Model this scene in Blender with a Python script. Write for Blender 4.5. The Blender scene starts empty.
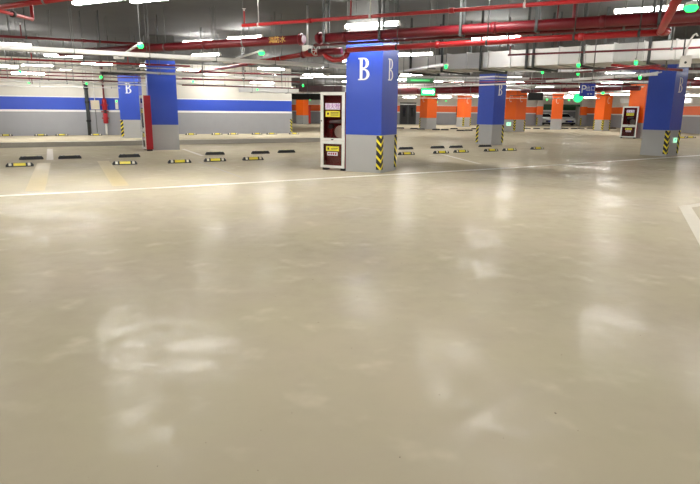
import bpy, math, random
from mathutils import Vector, Matrix
random.seed(7)
S = bpy.context.scene
COL = S.collection

# ------------------------------------------------------------------ camera
F = 578.0; EYE = 1.65; PITCH = math.radians(12.87); ROLL = math.radians(0.56)
FW = Vector((0, math.cos(PITCH), -math.sin(PITCH)))
UP0 = Vector((0, math.sin(PITCH), math.cos(PITCH)))
RT = Vector((1, 0, 0)) * math.cos(ROLL) + UP0 * math.sin(ROLL)
UPV = -Vector((1, 0, 0)) * math.sin(ROLL) + UP0 * math.cos(ROLL)
cam = bpy.data.cameras.new('camera'); camo = bpy.data.objects.new('camera', cam); COL.objects.link(camo)
cam.sensor_width = 36; cam.lens = F / 700 * 36; cam.clip_end = 400
M3 = Matrix((RT, UPV, -FW)).transposed()
camo.matrix_world = Matrix.Translation((0, 0, EYE)) @ M3.to_4x4()
S.camera = camo

# ------------------------------------------------------------------ world and exposure
w = bpy.data.worlds.new('world'); S.world = w; w.use_nodes = True
w.node_tree.nodes['Background'].inputs[0].default_value = (.8, .85, .8, 1)
w.node_tree.nodes['Background'].inputs[1].default_value = 0.02
S.view_settings.view_transform = 'Standard'; S.view_settings.look = 'None'
S.view_settings.gamma = 1; S.view_settings.use_curve_mapping = False
S.view_settings.exposure = 0.0
S.cycles.use_denoising = True
S.cycles.max_bounces = 8; S.cycles.diffuse_bounces = 4; S.cycles.glossy_bounces = 4
S.cycles.sample_clamp_indirect = 8
LAMP = 93.0           # luminance of the tube lights
CEIL = 4.4
HT = CEIL - .012       # rods are let into a small cap under the slab

def G(px, py, z=0.0):
    """surveyed point: where the sight line through a photo point meets height z"""
    d = FW + RT * ((px - 350) / F) + UPV * ((242 - py) / F)
    t = (z - EYE) / d.z
    return Vector((d.x * t, d.y * t, z))

# ------------------------------------------------------------------ materials
MATS = {}
def mat(name, col, rough=.6, metal=0.0, var=.08, scale=6.0, emit=0.0, spec=.5, bump=0.0):
    if name in MATS: return MATS[name]
    m = bpy.data.materials.new(name); m.use_nodes = True
    nt = m.node_tree; b = nt.nodes['Principled BSDF']
    b.inputs['Roughness'].default_value = rough; b.inputs['Metallic'].default_value = metal
    b.inputs['Specular IOR Level'].default_value = spec
    if emit:
        b.inputs['Base Color'].default_value = (*col, 1)
        b.inputs['Emission Color'].default_value = (*col, 1); b.inputs['Emission Strength'].default_value = emit
    else:
        tc = nt.nodes.new('ShaderNodeTexCoord'); nz = nt.nodes.new('ShaderNodeTexNoise')
        nz.inputs['Scale'].default_value = scale; nz.inputs['Detail'].default_value = 4
        nt.links.new(tc.outputs['Object'], nz.inputs['Vector'])
        mx = nt.nodes.new('ShaderNodeMix'); mx.data_type = 'RGBA'
        mx.inputs[6].default_value = (*[c * (1 - var) for c in col], 1)
        mx.inputs[7].default_value = (*[min(1, c * (1 + var)) for c in col], 1)
        nt.links.new(nz.outputs['Fac'], mx.inputs[0]); nt.links.new(mx.outputs[2], b.inputs['Base Color'])
        if bump:
            bp = nt.nodes.new('ShaderNodeBump'); bp.inputs['Strength'].default_value = bump
            bp.inputs['Distance'].default_value = .01
            nt.links.new(nz.outputs['Fac'], bp.inputs['Height']); nt.links.new(bp.outputs[0], b.inputs['Normal'])
    MATS[name] = m
    return m

def floor_mat():
    m = bpy.data.materials.new('epoxy_floor'); m.use_nodes = True
    nt = m.node_tree; N = nt.nodes.new; L = nt.links.new; b = nt.nodes['Principled BSDF']
    tc = N('ShaderNodeTexCoord')
    def noise(scale, detail=5, rough=.6, dist=0.0):
        n = N('ShaderNodeTexNoise'); n.inputs['Scale'].default_value = scale
        n.inputs['Detail'].default_value = detail; n.inputs['Roughness'].default_value = rough
        n.inputs['Distortion'].default_value = dist
        L(tc.outputs['Object'], n.inputs['Vector']); return n
    def mixc(fac, a, c):
        x = N('ShaderNodeMix'); x.data_type = 'RGBA'
        L(fac, x.inputs[0])
        for i, k in ((6, a), (7, c)):
            if isinstance(k, tuple): x.inputs[i].default_value = (*k, 1)
            else: L(k, x.inputs[i])
        return x.outputs[2]
    def ramp(src, a, c):
        r = N('ShaderNodeMapRange'); r.inputs[1].default_value = a; r.inputs[2].default_value = c
        r.interpolation_type = 'SMOOTHSTEP'; L(src, r.inputs[0]); return r.outputs[0]
    big = noise(.22, 3, .5, .3); mid = noise(.9, 4, .5, .2); fine = noise(9, 4, .55)
    hue = noise(.45, 3, .5); spot = noise(34, 1, .4); scuff = noise(2.2, 3, .5)
    c = mixc(ramp(big.outputs[0], .25, .75), (.435, .375, .272), (.470, .410, .308))
    c = mixc(ramp(hue.outputs[0], .50, .85), c, (.53, .42, .345))          # pinkish clouds
    c = mixc(ramp(mid.outputs[0], .20, .95), c, (.450, .405, .275))          # greenish clouds
    c = mixc(ramp(scuff.outputs[0], .55, 1.0), c, (.70, .64, .48))          # worn pale scuffs
    c = mixc(ramp(spot.outputs[0], .80, .84), c, (.12, .10, .08))            # small specks of dirt
    L(c, b.inputs['Base Color'])
    pol = noise(.7, 2, .5); pol2 = noise(4.5, 5, .62)
    pa = N('ShaderNodeMath'); pa.operation = 'MULTIPLY_ADD'; pa.inputs[1].default_value = 1.1
    L(pol2.outputs[0], pa.inputs[0]); L(pol.outputs[0], pa.inputs[2])
    r1 = pa.outputs[0]
    mr = N('ShaderNodeMapRange'); mr.inputs[1].default_value = .7; mr.inputs[2].default_value = 1.4
    mr.inputs[3].default_value = .262; mr.inputs[4].default_value = .17
    L(r1, mr.inputs[0]); L(mr.outputs[0], b.inputs['Roughness'])
    ms = N('ShaderNodeMapRange'); ms.inputs[1].default_value = .92; ms.inputs[2].default_value = 1.42
    ms.inputs[3].default_value = .05; ms.inputs[4].default_value = .54
    L(r1, ms.inputs[0])
    # the bays beyond the white line have a duller coat than the polished driveway
    dp = N('ShaderNodeVectorMath'); dp.operation = 'DOT_PRODUCT'; dp.inputs[1].default_value = (-.495, .869, 0)
    L(tc.outputs['Object'], dp.inputs[0])
    ct = N('ShaderNodeMapRange'); ct.inputs[1].default_value = 12.7; ct.inputs[2].default_value = 13.1
    ct.inputs[3].default_value = 1.0; ct.inputs[4].default_value = .50
    L(dp.outputs['Value'], ct.inputs[0])
    mm = N('ShaderNodeMath'); mm.operation = 'MULTIPLY'; L(ms.outputs[0], mm.inputs[0]); L(ct.outputs[0], mm.inputs[1])
    b.inputs['Specular IOR Level'].default_value = .38
    df = N('ShaderNodeBsdfDiffuse'); L(c, df.inputs[0])
    sm = N('ShaderNodeMixShader'); L(mm.outputs[0], sm.inputs[0]); L(df.outputs[0], sm.inputs[1]); L(b.outputs[0], sm.inputs[2])
    L(sm.outputs[0], nt.nodes['Material Output'].inputs[0])
    bp = N('ShaderNodeBump'); bp.inputs['Strength'].default_value = .16; bp.inputs['Distance'].default_value = .02
    ad = N('ShaderNodeMath'); ad.operation = 'ADD'
    L(scuff.outputs[0], ad.inputs[0]); L(fine.outputs[0], ad.inputs[1])
    L(ad.outputs[0], bp.inputs['Height']); L(bp.outputs[0], b.inputs['Normal'])
    return m

def hazard_mat():
    m = bpy.data.materials.new('hazard_chevrons'); m.use_nodes = True
    nt = m.node_tree; N = nt.nodes.new; L = nt.links.new; b = nt.nodes['Principled BSDF']
    tc = N('ShaderNodeTexCoord'); sp = N('ShaderNodeSeparateXYZ'); L(tc.outputs['Object'], sp.inputs[0])
    def op(o, a, c):
        n = N('ShaderNodeMath'); n.operation = o
        for i, k in enumerate((a, c)):
            if isinstance(k, (int, float)): n.inputs[i].default_value = k
            else: L(k, n.inputs[i])
        return n.outputs[0]
    q = op('ADD', sp.outputs[0], sp.outputs[1])
    t = op('FRACT', op('DIVIDE', op('SUBTRACT', op('ADD', sp.outputs[2], 5.0), q), .215), 0)
    g = op('GREATER_THAN', t, .62)
    mx = N('ShaderNodeMix'); mx.data_type = 'RGBA'; L(g, mx.inputs[0])
    mx.inputs[6].default_value = (.012, .012, .012, 1); mx.inputs[7].default_value = (.90, .74, .03, 1)
    L(mx.outputs[2], b.inputs['Base Color']); b.inputs['Roughness'].default_value = .5
    return m

def glass_mat():
    m = bpy.data.materials.new('cabinet_glass'); m.use_nodes = True
    nt = m.node_tree; N = nt.nodes.new; L = nt.links.new
    out = nt.nodes['Material Output']; nt.nodes.remove(nt.nodes['Principled BSDF'])
    tr = N('ShaderNodeBsdfTransparent'); tr.inputs[0].default_value = (.80, .74, .74, 1)
    gl = N('ShaderNodeBsdfGlossy'); gl.inputs['Roughness'].default_value = .04
    fr = N('ShaderNodeFresnel'); fr.inputs[0].default_value = 1.45
    mx = N('ShaderNodeMixShader'); L(fr.outputs[0], mx.inputs[0]); L(tr.outputs[0], mx.inputs[1]); L(gl.outputs[0], mx.inputs[2])
    L(mx.outputs[0], out.inputs[0]); return m

MFLOOR = floor_mat(); MHAZ = hazard_mat(); MGLASS = glass_mat()
MCEIL = mat('ceiling_paint', (.072, .072, .068), .85, var=.25, scale=.8)
MWALL = mat('wall_offwhite', (.62, .59, .52), .7, var=.05, scale=1.5)
MGREY = mat('dado_grey', (.30, .30, .31), .45, var=.06, scale=2)
MFOOT = mat('column_foot_grey', (.41, .41, .40), .45, var=.06, scale=2)
MBLUE = mat('paint_blue', (.022, .066, .44), .38, var=.05, scale=2)
MORANGE = mat('paint_orange', (.95, .145, .008), .4, var=.05, scale=2)
MWHITE = mat('paint_white', (.80, .80, .78), .5, var=.04)
MLINE = mat('line_white_worn', (.78, .74, .62), .4, var=.16, scale=9)
MFAINT = mat('line_white_faint', (.50, .445, .335), .5, var=.12, scale=5)
MARROW = mat('arrow_white_worn', (.60, .55, .43), .4, var=.1, scale=5)
MYLINE = mat('line_yellow_faded', (.44, .35, .16), .5, var=.12, scale=4)
MRED = mat('pipe_red', (.13, .003, .008), .42, var=.12, scale=3)
MREDB = mat('pipe_red_bright', (.30, .008, .010), .3, var=.1, scale=3)
MMAROON = mat('pipe_maroon', (.16, .008, .014), .4, var=.15, scale=3)
MSTEEL = mat('galvanised_steel', (.62, .62, .60), .35, .75, var=.12, scale=4)
MDUCT = mat('duct_sheet', (.72, .71, .68), .35, .35, var=.10, scale=2.5)
MDUCT2 = mat('duct_sheet_dull', (.50, .50, .48), .45, .5, var=.15, scale=2.5)
MDUCT3 = mat('duct_sheet_pale', (.82, .81, .78), .28, .25, var=.1, scale=2.5)  # paler sheet tone for some duct sections
MTRAY = mat('tray_white', (.86, .85, .82), .4, .0, var=.06)
MDARK = mat('dark_steel', (.045, .05, .048), .5, .3)
MROD = mat('rod_grey', (.16, .16, .155), .6, .2)
MBLACK = mat('black_rubber', (.014, .014, .015), .6)
MYEL = mat('reflector_yellow', (.80, .66, .04), .35)
MYELT = mat('stencil_yellow', (.62, .36, .03), .5)
MCABW = mat('cabinet_white', (.74, .72, .67), .4)
MCABR = mat('cabinet_red', (.36, .004, .012), .35)
MCABI = mat('cabinet_inside', (.30, .012, .020), .6)
MEMIT = mat('tube_glow', (1.0, .98, .95), emit=LAMP)
MGREEN = mat('green_lamp', (.02, .90, .14), emit=3.0)
MGREENS = mat('green_sign_face', (.04, .75, .20), emit=2.2)
MWGLOW = mat('sign_white_glow', (.85, 1.0, .9), emit=4)
MDGREEN = mat('dark_green_paint', (.03, .09, .04), .5)
MSIGNB = mat('sign_blue', (.03, .055, .42), .4)
MPURP = mat('label_purple', (.35, .05, .38), .5)
MPINK = mat('label_pale', (.78, .66, .78), .5)
MDARKINK = mat('label_dark_ink', (.10, .06, .02), .5)
MCREAM = mat('hose_canvas', (.70, .66, .55), .8)
MCARW = mat('car_white', (.78, .78, .76), .25)
MCARG = mat('car_glass', (.01, .012, .014), .1)

# ------------------------------------------------------------------ mesh helpers
class MB:
    def __init__(s): s.v = []; s.f = []; s.s = []
    def face(s, idx, smooth=False): s.f.append(idx); s.s.append(smooth)
    def obox(s, c, ax, ay, az):
        c, ax, ay, az = map(Vector, (c, ax, ay, az)); n = len(s.v)
        for k in (-1, 1):
            for j in (-1, 1):
                for i in (-1, 1): s.v.append(tuple(c + ax * i + ay * j + az * k))
        for q in ((0, 2, 3, 1), (4, 5, 7, 6), (0, 1, 5, 4), (2, 6, 7, 3), (0, 4, 6, 2), (1, 3, 7, 5)):
            s.face([n + k for k in q])
        return s
    def box(s, x0, x1, y0, y1, z0, z1):
        return s.obox(((x0 + x1) / 2, (y0 + y1) / 2, (z0 + z1) / 2), ((x1 - x0) / 2, 0, 0), (0, (y1 - y0) / 2, 0), (0, 0, (z1 - z0) / 2))
    def sweep(s, pts, r, n=12, cap=True):
        pts = [Vector(p) for p in pts]; rr = r if isinstance(r, (list, tuple)) else [r] * len(pts)
        base = len(s.v); prev = None
        for i, p in enumerate(pts):
            t = (pts[min(i + 1, len(pts) - 1)] - pts[max(i - 1, 0)]).normalized()
            a = prev if prev is not None else (Vector((0, 0, 1)) if abs(t.z) < .9 else Vector((1, 0, 0)))
            a = (a - t * a.dot(t)).normalized(); prev = a; bb = t.cross(a)
            for k in range(n):
                q = 2 * math.pi * k / n
                s.v.append(tuple(p + (a * math.cos(q) + bb * math.sin(q)) * rr[i]))
        for i in range(len(pts) - 1):
            for k in range(n):
                k2 = (k + 1) % n
                s.face([base + i * n + k, base + i * n + k2, base + (i + 1) * n + k2, base + (i + 1) * n + k], True)
        if cap:
            s.face([base + k for k in range(n)][::-1]); e = base + (len(pts) - 1) * n
            s.face([e + k for k in range(n)])
        return s
    def prism(s, poly, y0, y1):
        """polygon in x,z swept along y"""
        n = len(s.v); m = len(poly)
        for y in (y0, y1):
            for x, z in poly: s.v.append((x, y, z))
        s.face([n + k for k in range(m)]); s.face([n + m + k for k in range(m)][::-1])
        for k in range(m):
            k2 = (k + 1) % m; s.face([n + k2, n + k, n + m + k, n + m + k2])
        return s
    def quad(s, *p):
        n = len(s.v); s.v += [tuple(q) for q in p]; s.face(list(range(n, n + len(p)))); return s
    def mesh(s, name, m):
        me = bpy.data.meshes.new(name); me.from_pydata(s.v, [], s.f); me.materials.append(m)
        me.polygons.foreach_set('use_smooth', s.s); me.update(); return me
    def build(s, name, m, parent=None, loc=None, rz=0):
        return link(name, s.mesh(name, m), parent, loc, rz)

def link(name, me, parent=None, loc=None, rz=0):
    o = bpy.data.objects.new(name, me); COL.objects.link(o)
    if parent: o.parent = parent
    if loc is not None: o.location = loc
    o.rotation_euler = (0, 0, rz)
    return o

def tag(o, label, cat, group=None):
    o['label'] = label; o['category'] = cat
    if group: o['group'] = group
    return o
def struct(o, label=None):
    o['kind'] = 'structure'
    if label: o['label'] = label
    return o
def thing(name, label, cat, loc, rz=0, group=None):
    o = bpy.data.objects.new(name, None); COL.objects.link(o); o.empty_display_size = .2
    o.location = loc; o.rotation_euler = (0, 0, rz)
    return tag(o, label, cat, group)
def copy_tree(o, parent=None):
    c = o.copy(); COL.objects.link(c); c.parent = parent
    for ch in list(o.children): copy_tree(ch, c)
    return c
def text_mesh(txt, size, m, name):
    cu = bpy.data.curves.new('t', 'FONT'); cu.body = txt; cu.size = size; cu.align_x = 'CENTER'; cu.align_y = 'CENTER'
    ob = bpy.data.objects.new('t', cu); COL.objects.link(ob)
    me = bpy.data.meshes.new_from_object(ob.evaluated_get(bpy.context.evaluated_depsgraph_get()))
    bpy.data.objects.remove(ob); bpy.data.curves.remove(cu)
    me.materials.clear(); me.materials.append(m); me.name = name
    for v in me.vertices: v.co = (v.co.x, 0, v.co.y)          # upright, facing -y
    return me

# ------------------------------------------------------------------ the setting
def plane_box(x0, x1, y0, y1, z0, z1): return MB().box(x0, x1, y0, y1, z0, z1)
floor = struct(plane_box(-62, 62, -16, 92, -.3, 0).build('floor', MFLOOR), 'glossy beige epoxy floor with cloudy reflections')
ceiling = struct(plane_box(-62, 62, -16, 92, CEIL, CEIL + .3).build('ceiling', MCEIL), 'dark grey concrete ceiling slab')

def ground_strip(name, m, pts, width, z=.002):
    """painted strip along a polyline on the floor"""
    mb = MB(); n = len(pts); L = []; R = []
    for i, p in enumerate(pts):
        t = (pts[min(i + 1, n - 1)] - pts[max(i - 1, 0)]).normalized(); nn = Vector((-t.y, t.x, 0)) * width / 2
        L.append(p + nn); R.append(p - nn)
    for i in range(n - 1):
        q = [R[i], R[i + 1], L[i + 1], L[i]]
        mb.quad(*[(v.x, v.y, z) for v in q])
    return mb.build(name, m, floor)
ground_strip('painted_line', MLINE, [G(-60, 199), G(0, 196), G(120, 190), G(240, 183.3), G(360, 176.3), G(510, 168), G(620, 160.7), G(668, 157.5), G(760, 151.5)], .19)
D1 = Vector((.892, .452, 0)); D2 = Vector((-.452, .892, 0))
# faded yellow bay lines and pale bay lines running towards the wall
for a, b_, wdt, mm in (((44, 163), (35, 191), .36, MYLINE), ((103, 161), (121, 186), .34, MYLINE),
                       ((183, 149), (203, 156), .14, MFAINT), ((50, 149), (50, 160), .20, MFAINT), ((433, 152), (480, 164), .14, MFAINT)):
    p = G(*a); q = G(*b_); ground_strip('bay_line', mm, [p, q], wdt, .0025)
ground_strip('tile_seam', mat('floor_seam', (.30, .25, .19), .5), [G(199, 162), G(243, 178)], .05, .002)
# arrow painted on the floor at the right
for a, b_ in (((685, 207), (722, 268)), ((685, 207), (725, 201)), ((722, 268), (725, 201))):
    ground_strip('arrow_marking', MARROW, [G(*a), G(*b_)], .20, .003)
# kerb in front of the left wall
da, db = G(0, 147.6), G(330, 141.4); dd = (db - da).normalized()
kl = (db - da).length + 18
struct(MB().box(0, kl, 0, .35, 0, .19).build('trim_3', mat('kerb_concrete', (.40, .37, .30), .6, var=.1, scale=2), None, da - dd * 14, math.atan2(dd.y, dd.x)), 'low concrete kerb before the blue-striped wall')
ground_strip('kerb_groove_shadow', mat('kerb_shadow_dark', (.12, .11, .09), .7), [da - dd * 14 + Vector((dd.y, -dd.x, 0)) * .16, db + dd * 4 + Vector((dd.y, -dd.x, 0)) * .16], .30, .002)  # dark strip painted as the shadow in the groove at the kerb foot
lane = Vector((-dd.y, dd.x, 0))
ground_strip('grey_floor_band', mat('floor_band_grey', (.36, .33, .26), .35, var=.1, scale=1), [da - dd * 14 + lane * 1.7, db + dd * 4 + lane * 1.7], 2.6, .0015)  # slightly greyer floor band behind the kerb

def wall(name, a, b_, stripe, label, thick=.3, flip=1, h=CEIL, z_s=(1.50, 2.22), z_w=1.38, dado=True):
    a = Vector((a[0], a[1], 0)); b_ = Vector((b_[0], b_[1], 0)); d = b_ - a; L = d.length
    rz = math.atan2(d.y, d.x)
    root = struct(MB().box(0, L, 0, thick * flip, 0, h).build(name, MWALL, None, a, rz) if flip > 0 else
                  MB().box(0, L, thick * flip, 0, 0, h).build(name, MWALL, None, a, rz), label)
    y0, y1 = (-.012, .0) if flip > 0 else (0, .012)
    if dado:
        MB().box(0, L, y0, y1, 0, z_w).build('grey_dado', MGREY, root)
        MB().box(0, L, y0 * 1.5, y1 * 1.5, z_w, z_s[0]).build('white_band', MWHITE, root)
        MB().box(0, L, y0, y1, z_s[0], z_s[1]).build('colour_stripe', stripe, root)
        MB().box(0, L, y0, y1, z_s[1], z_s[1] + .05).build('white_edge', MWHITE, root)
    return root
WA = G(0, 136); WB = G(292, 133.2); wd = (WB - WA).normalized()
wall_left = wall('wall_left', WA - wd * 34, WB, MBLUE, 'white wall with blue stripe and grey lower part')
WLrz = math.atan2(wd.y, wd.x)
wall_back = wall('wall_back', (-34, 71.6), (23.2, 72.6), MORANGE, 'white far wall with orange stripe')
wall('wall_back_end', (28.0, 72.6), (30.5, 72.6), MORANGE, 'short end of far wall beside the car bay')
wall_right = wall('wall_right', (30.5, 72.9), (26.4, 22), MORANGE, 'side wall with orange stripe', flip=1)
# alcove behind the far wall where cars are parked
wall('wall_alcove', (20, 82), (32, 82), MDGREEN, 'dim wall behind the parked cars', z_s=(1.9, 2.7), z_w=1.7)
wall('wall_alcove_side', (31, 82), (31, 73), MWALL, 'side wall of the car alcove', dado=False)
struct(MB().box(23.2, 28.0, 72.6, 72.9, 2.55, CEIL).build('trim_1', MWALL), 'lintel above the car alcove')
struct(MB().box(23.2, 28.0, 72.5, 72.95, 2.30, 2.55).build('trim_2', MDGREEN), 'dark green beam over the car alcove')
# outer shell closing the hall
for nm, a in (('wall_outer_left', (-62.3, -62, -16, 92)), ('wall_outer_right', (62, 62.3, -16, 92)), ('wall_outer_near', (-62, 62, -16.3, -16)), ('wall_outer_far', (-62, 62, 92, 92.3))):
    struct(MB().box(*a, 0, CEIL).build(nm, MWALL), 'plain outer wall of the hall')

# ------------------------------------------------------------------ letters
def ring(mb, cx, cz, rx0, rz0, rx1, rz1, a0, a1, n=18, y=0):
    for k in range(n):
        p, q = [math.radians(a0 + (a1 - a0) * t / n) for t in (k, k + 1)]
        pt = lambda rx, rz, t: (cx + rx * math.cos(t), y, cz + rz * math.sin(t))
        mb.quad(pt(rx0, rz0, p), pt(rx1, rz1, p), pt(rx1, rz1, q), pt(rx0, rz0, q))
def rect(mb, x0, x1, z0, z1, y=0): mb.quad((x0, y, z0), (x1, y, z0), (x1, y, z1), (x0, y, z1))
def glyph_B(W=.34, Hh=.56):
    mb = MB(); k = W / .34; j = Hh / .56
    X = lambda v: (v - .17) * k
    Z = lambda v: (v - .28) * j
    rect(mb, X(.045), X(.125), Z(0), Z(.56))                        # stem
    rect(mb, X(0), X(.045), Z(0), Z(.032)); rect(mb, X(0), X(.045), Z(.528), Z(.56))   # serifs
    for c, h, wd_ in ((.142, .142, .17), (.423, .137, .145)):      # bowls
        ring(mb, X(.16), Z(c), (wd_ - .085) * k, (h - .032) * j, wd_ * k, h * j, -90, 90)
        rect(mb, X(.125), X(.16), Z(c - h), Z(c - h + .032)); rect(mb, X(.125), X(.16), Z(c + h - .032), Z(c + h))
    return mb
def glyph_C(W=.36, Hh=.56):
    mb = MB()
    ring(mb, 0, 0, W / 2 - .07, Hh / 2 - .05, W / 2, Hh / 2, 48, 312, 24)
    rect(mb, W * .28, W * .40, Hh * .22, Hh * .44)
    return mb
GB = glyph_B().mesh('letter_b', MWHITE); GC = glyph_C().mesh('letter_c', mat('letter_pale_orange', (.90, .62, .48), .5))

# ------------------------------------------------------------------ columns
def guard_mesh(h=.985, wd_=.125, t=.014):
    mb = MB()
    mb.box(-t, wd_, -t, 0, .09, h); mb.box(-t, 0, 0, wd_, .09, h)
    return mb.mesh('corner_guard', MHAZ)
GUARD = guard_mesh()
def column(px, py, ang, paint, label, group=None, s=1.0, letters='uv', guards=(0,), letter=GB, split=1.0, cap=False):
    c = G(px, py); rz = math.radians(ang)
    # local x runs along the right-hand face, local y along the left-hand face, both away from the near corner
    t = thing('column', label, 'column', c, rz, group)
    MB().box(0, s, 0, s, 0, split).build('column_foot', MFOOT, t)
    MB().box(-.004, s + .004, -.004, s + .004, split, 3.46).build('column_shaft', paint, t)
    MB().box(0, s, 0, s, 3.46, CEIL).build('column_head', MCEIL, t)
    if cap: MB().box(-.012, s + .012, -.012, s + .012, 3.28, 3.35).build('top_band', MWHITE, t)
    zc = 2.70
    if 'v' in letters: link('letter', letter, t, (s * .5, -.009, zc), 0)
    if 'u' in letters: link('letter', letter, t, (-.009, s * .5, zc), -math.pi / 2)
    pos = {0: (0, 0, 0), 1: (s, 0, math.pi / 2), 2: (0, s, -math.pi / 2), 3: (s, s, math.pi)}
    for g in guards:
        x, y, r = pos[g]; link('corner_guard', GUARD, t, (x, y, 0), r)
    return t
BL = 'blue column with grey foot and white letter B '
B1 = column(380.3, 173.3, 63, MBLUE, BL + 'beside the glass-doored fire cabinet', s=1.05, guards=(0, 1))
B2 = column(491, 145, 40, MBLUE, BL + 'in front of the orange column with a green sign', s=.95, letters='v', guards=(1, 2), cap=True)
B3 = column(665.5, 156.5, 38, MBLUE, BL + 'carrying a small green exit box on its foot', letters='v', guards=(0, 1))
B4 = column(151.8, 150.3, 22, MBLUE, 'plain blue column with grey foot behind the red-sided fire cabinet', s=1.08, letters='', guards=())
B5 = column(122, 138, 10, MBLUE, BL + 'close to the blue-striped wall', s=1.05, letters='v', guards=(0,))
OL = 'orange column with grey foot '
C0 = column(303, 124.2, 55, MORANGE, OL + 'beside the far narrow red cabinet', s=1.0, letters='', guards=(), letter=GC)
C1 = column(426.5, 129, 30, MORANGE, OL + 'under the green exit sign', s=1.1, letters='u', guards=(2,), letter=GC)
C2 = column(463, 127, 33, MORANGE, OL + 'next to the black wall box', s=1.05, letters='v', guards=(0, 1), letter=GC)
C3 = column(514, 131.8, 30, MORANGE, OL + 'and green box, right behind a blue column', s=1.2, letters='uv', guards=(0, 1), letter=GC)
C5 = column(550, 129.5, -18, MORANGE, OL + 'standing in front of the white cars', s=1.0, letters='v', guards=(), letter=GC)
C6 = column(602, 131, 29, MORANGE, OL + 'below the blue parking sign', s=1.0, letters='v', guards=(0, 1, 2), letter=GC)
C7 = column(640, 138.5, 30, MORANGE, OL + 'behind the white framed cabinet with yellow stickers', s=1.1, letters='', guards=(), letter=GC)

# small lit exit boxes on column feet
def exit_box(parent_label, loc, rz, sx=.34, sz=.22):
    t = thing('exit_box', parent_label, 'exit sign', loc, rz)
    MB().box(-sx / 2, sx / 2, -.05, 0, -sz / 2, sz / 2).build('box_body', MCABW, t)
    MB().box(-sx / 2 + .03, sx / 2 - .03, -.056, -.05, -sz / 2 + .03, sz / 2 - .03).build('lit_face', mat('exit_face', (.35, 1, .6), emit=1.6), t)
    f = MB(); rect(f, -.05, .01, -.05, .06, -.058); rect(f, -.10, .10, .0, .02, -.058); f.build('running_figure', MDGREEN, t)
r3 = math.radians(38); c3 = G(665.5, 156.5)
exit_box('small green exit box on the foot of the right blue column', (c3.x + math.cos(r3) * .52 + math.sin(r3) * .006, c3.y + math.sin(r3) * .52 - math.cos(r3) * .006, .62), r3)
r3 = math.radians(30); c3 = G(514, 131.8)
exit_box('small green exit box on the foot of an orange column', (c3.x - math.sin(r3) * .62 - math.cos(r3) * .006, c3.y + math.cos(r3) * .62 - math.sin(r3) * .006, .62), r3 - math.pi / 2, .5, .3)

# ------------------------------------------------------------------ fire cabinets
def fire_cabinet(loc, rz, label, W=.75, Hh=2.12, Dp=.26, detail=True):
    t = thing('fire_cabinet', label, 'cabinet', loc, rz)
    z0 = .07
    b = MB(); k = .02
    b.box(-W / 2, -W / 2 + k, 0, Dp, z0, Hh); b.box(W / 2 - k, W / 2, 0, Dp, z0, Hh)
    b.box(-W / 2 + k, W / 2 - k, 0, Dp, z0, z0 + k); b.box(-W / 2 + k, W / 2 - k, 0, Dp, Hh - k, Hh)
    b.build('cabinet_body', MCABR, t)
    MB().box(-W / 2 + k, W / 2 - k, Dp - .02, Dp, z0 + k, Hh - k).build('back_panel', MCABI, t)
    MB().box(-W / 2 + k, W / 2 - k, .02, Dp - .02, .79, .82).build('shelf', MCABI, t)
    for x in (-W / 2 + .09, W / 2 - .09): MB().box(x - .06, x + .06, .03, Dp - .03, 0, z0).build('foot', MBLACK, t)
    def door(za, zb, fr):
        f = MB(); a = W / 2
        f.box(-a, -a + fr, -.03, 0, za, zb); f.box(a - fr, a, -.03, 0, za, zb)
        f.box(-a + fr, a - fr, -.03, 0, za, za + fr * .8); f.box(-a + fr, a - fr, -.03, 0, zb - fr, zb)
        d = f.build('door', MCABW, t)
        MB().box(-a + fr, a - fr, -.016, -.010, za + fr * .8, zb - fr).build('glass_pane', MGLASS, d)
        return d
    du = door(.82, Hh, .085); dl = door(z0, .815, .085)
    MB().box(-.035, .035, -.045, -.03, .835, .862).build('handle', MBLACK, du)
    MB().sweep([(-W / 2 + .03, -.045, 1.35), (-W / 2 + .03, -.03, 1.35)], .02, 8).build('lock', MDARK, du)
    # stickers on the panes
    def sticker(d, z, m, hh, ww, name):
        s_ = MB().box(-ww / 2, ww / 2, -.022, -.016, z - hh / 2, z + hh / 2).build(name, m, d); return s_
    s1 = sticker(du, 1.74, MPINK, .17, .46, 'name_label'); link('label_text', TXT_HYD, s1, (0, -.0235, 1.735))
    s2 = sticker(du, 1.54, MYEL, .16, .44, 'warning_label')
    tx = MB()
    for i in range(3): rect(tx, -.06, .19, 1.50 + i * .035, 1.515 + i * .035, -.0235)
    ring(tx, -.14, 1.545, 0, 0, .035, .035, 0, 360, 10, -.0235); tx.build('label_print', MDARKINK, s2)
    s3 = sticker(dl, .60, MYEL, .13, .40, 'warning_label')
    tx = MB(); rect(tx, -.05, .17, .60, .615, -.0235); rect(tx, -.05, .14, .57, .58, -.0235); rect(tx, -.16, -.10, .565, .63, -.0235)
    tx.build('label_print', MDARKINK, s3)
    s4 = sticker(dl, .46, MPINK, .10, .32, 'phone_label')
    tx = MB()
    for i in range(4): rect(tx, -.13 + i * .07, -.085 + i * .07, .435, .485, -.0235)
    tx.build('label_print', MCABR, s4)
    # contents: hose roll, valve, nozzle
    n = 20
    MB().sweep([(.18, .08, 1.06), (.18, .17, 1.06)], .17, 24).build('hose_roll', MCREAM, t)
    MB().sweep([(-.10, .12, .90), (-.10, .12, 1.10), (-.08, .10, 1.20)], [.05, .06, .03], 12).build('hydrant_valve', MREDB, t)
    MB().sweep([(-.10, .05, 1.20), (-.10, .16, 1.20)], .07, 14).build('valve_wheel', MDARK, t)
    MB().sweep([(-.14, .08, 1.32), (.20, .08, 1.34)], [.035, .05], 12).build('nozzle', MSTEEL, t)
    return t
TXT_HYD = text_mesh('消火栓', .155, MPURP, 'label_text')
a1 = math.radians(63); u1 = Vector((-math.sin(a1), math.cos(a1), 0))
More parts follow.
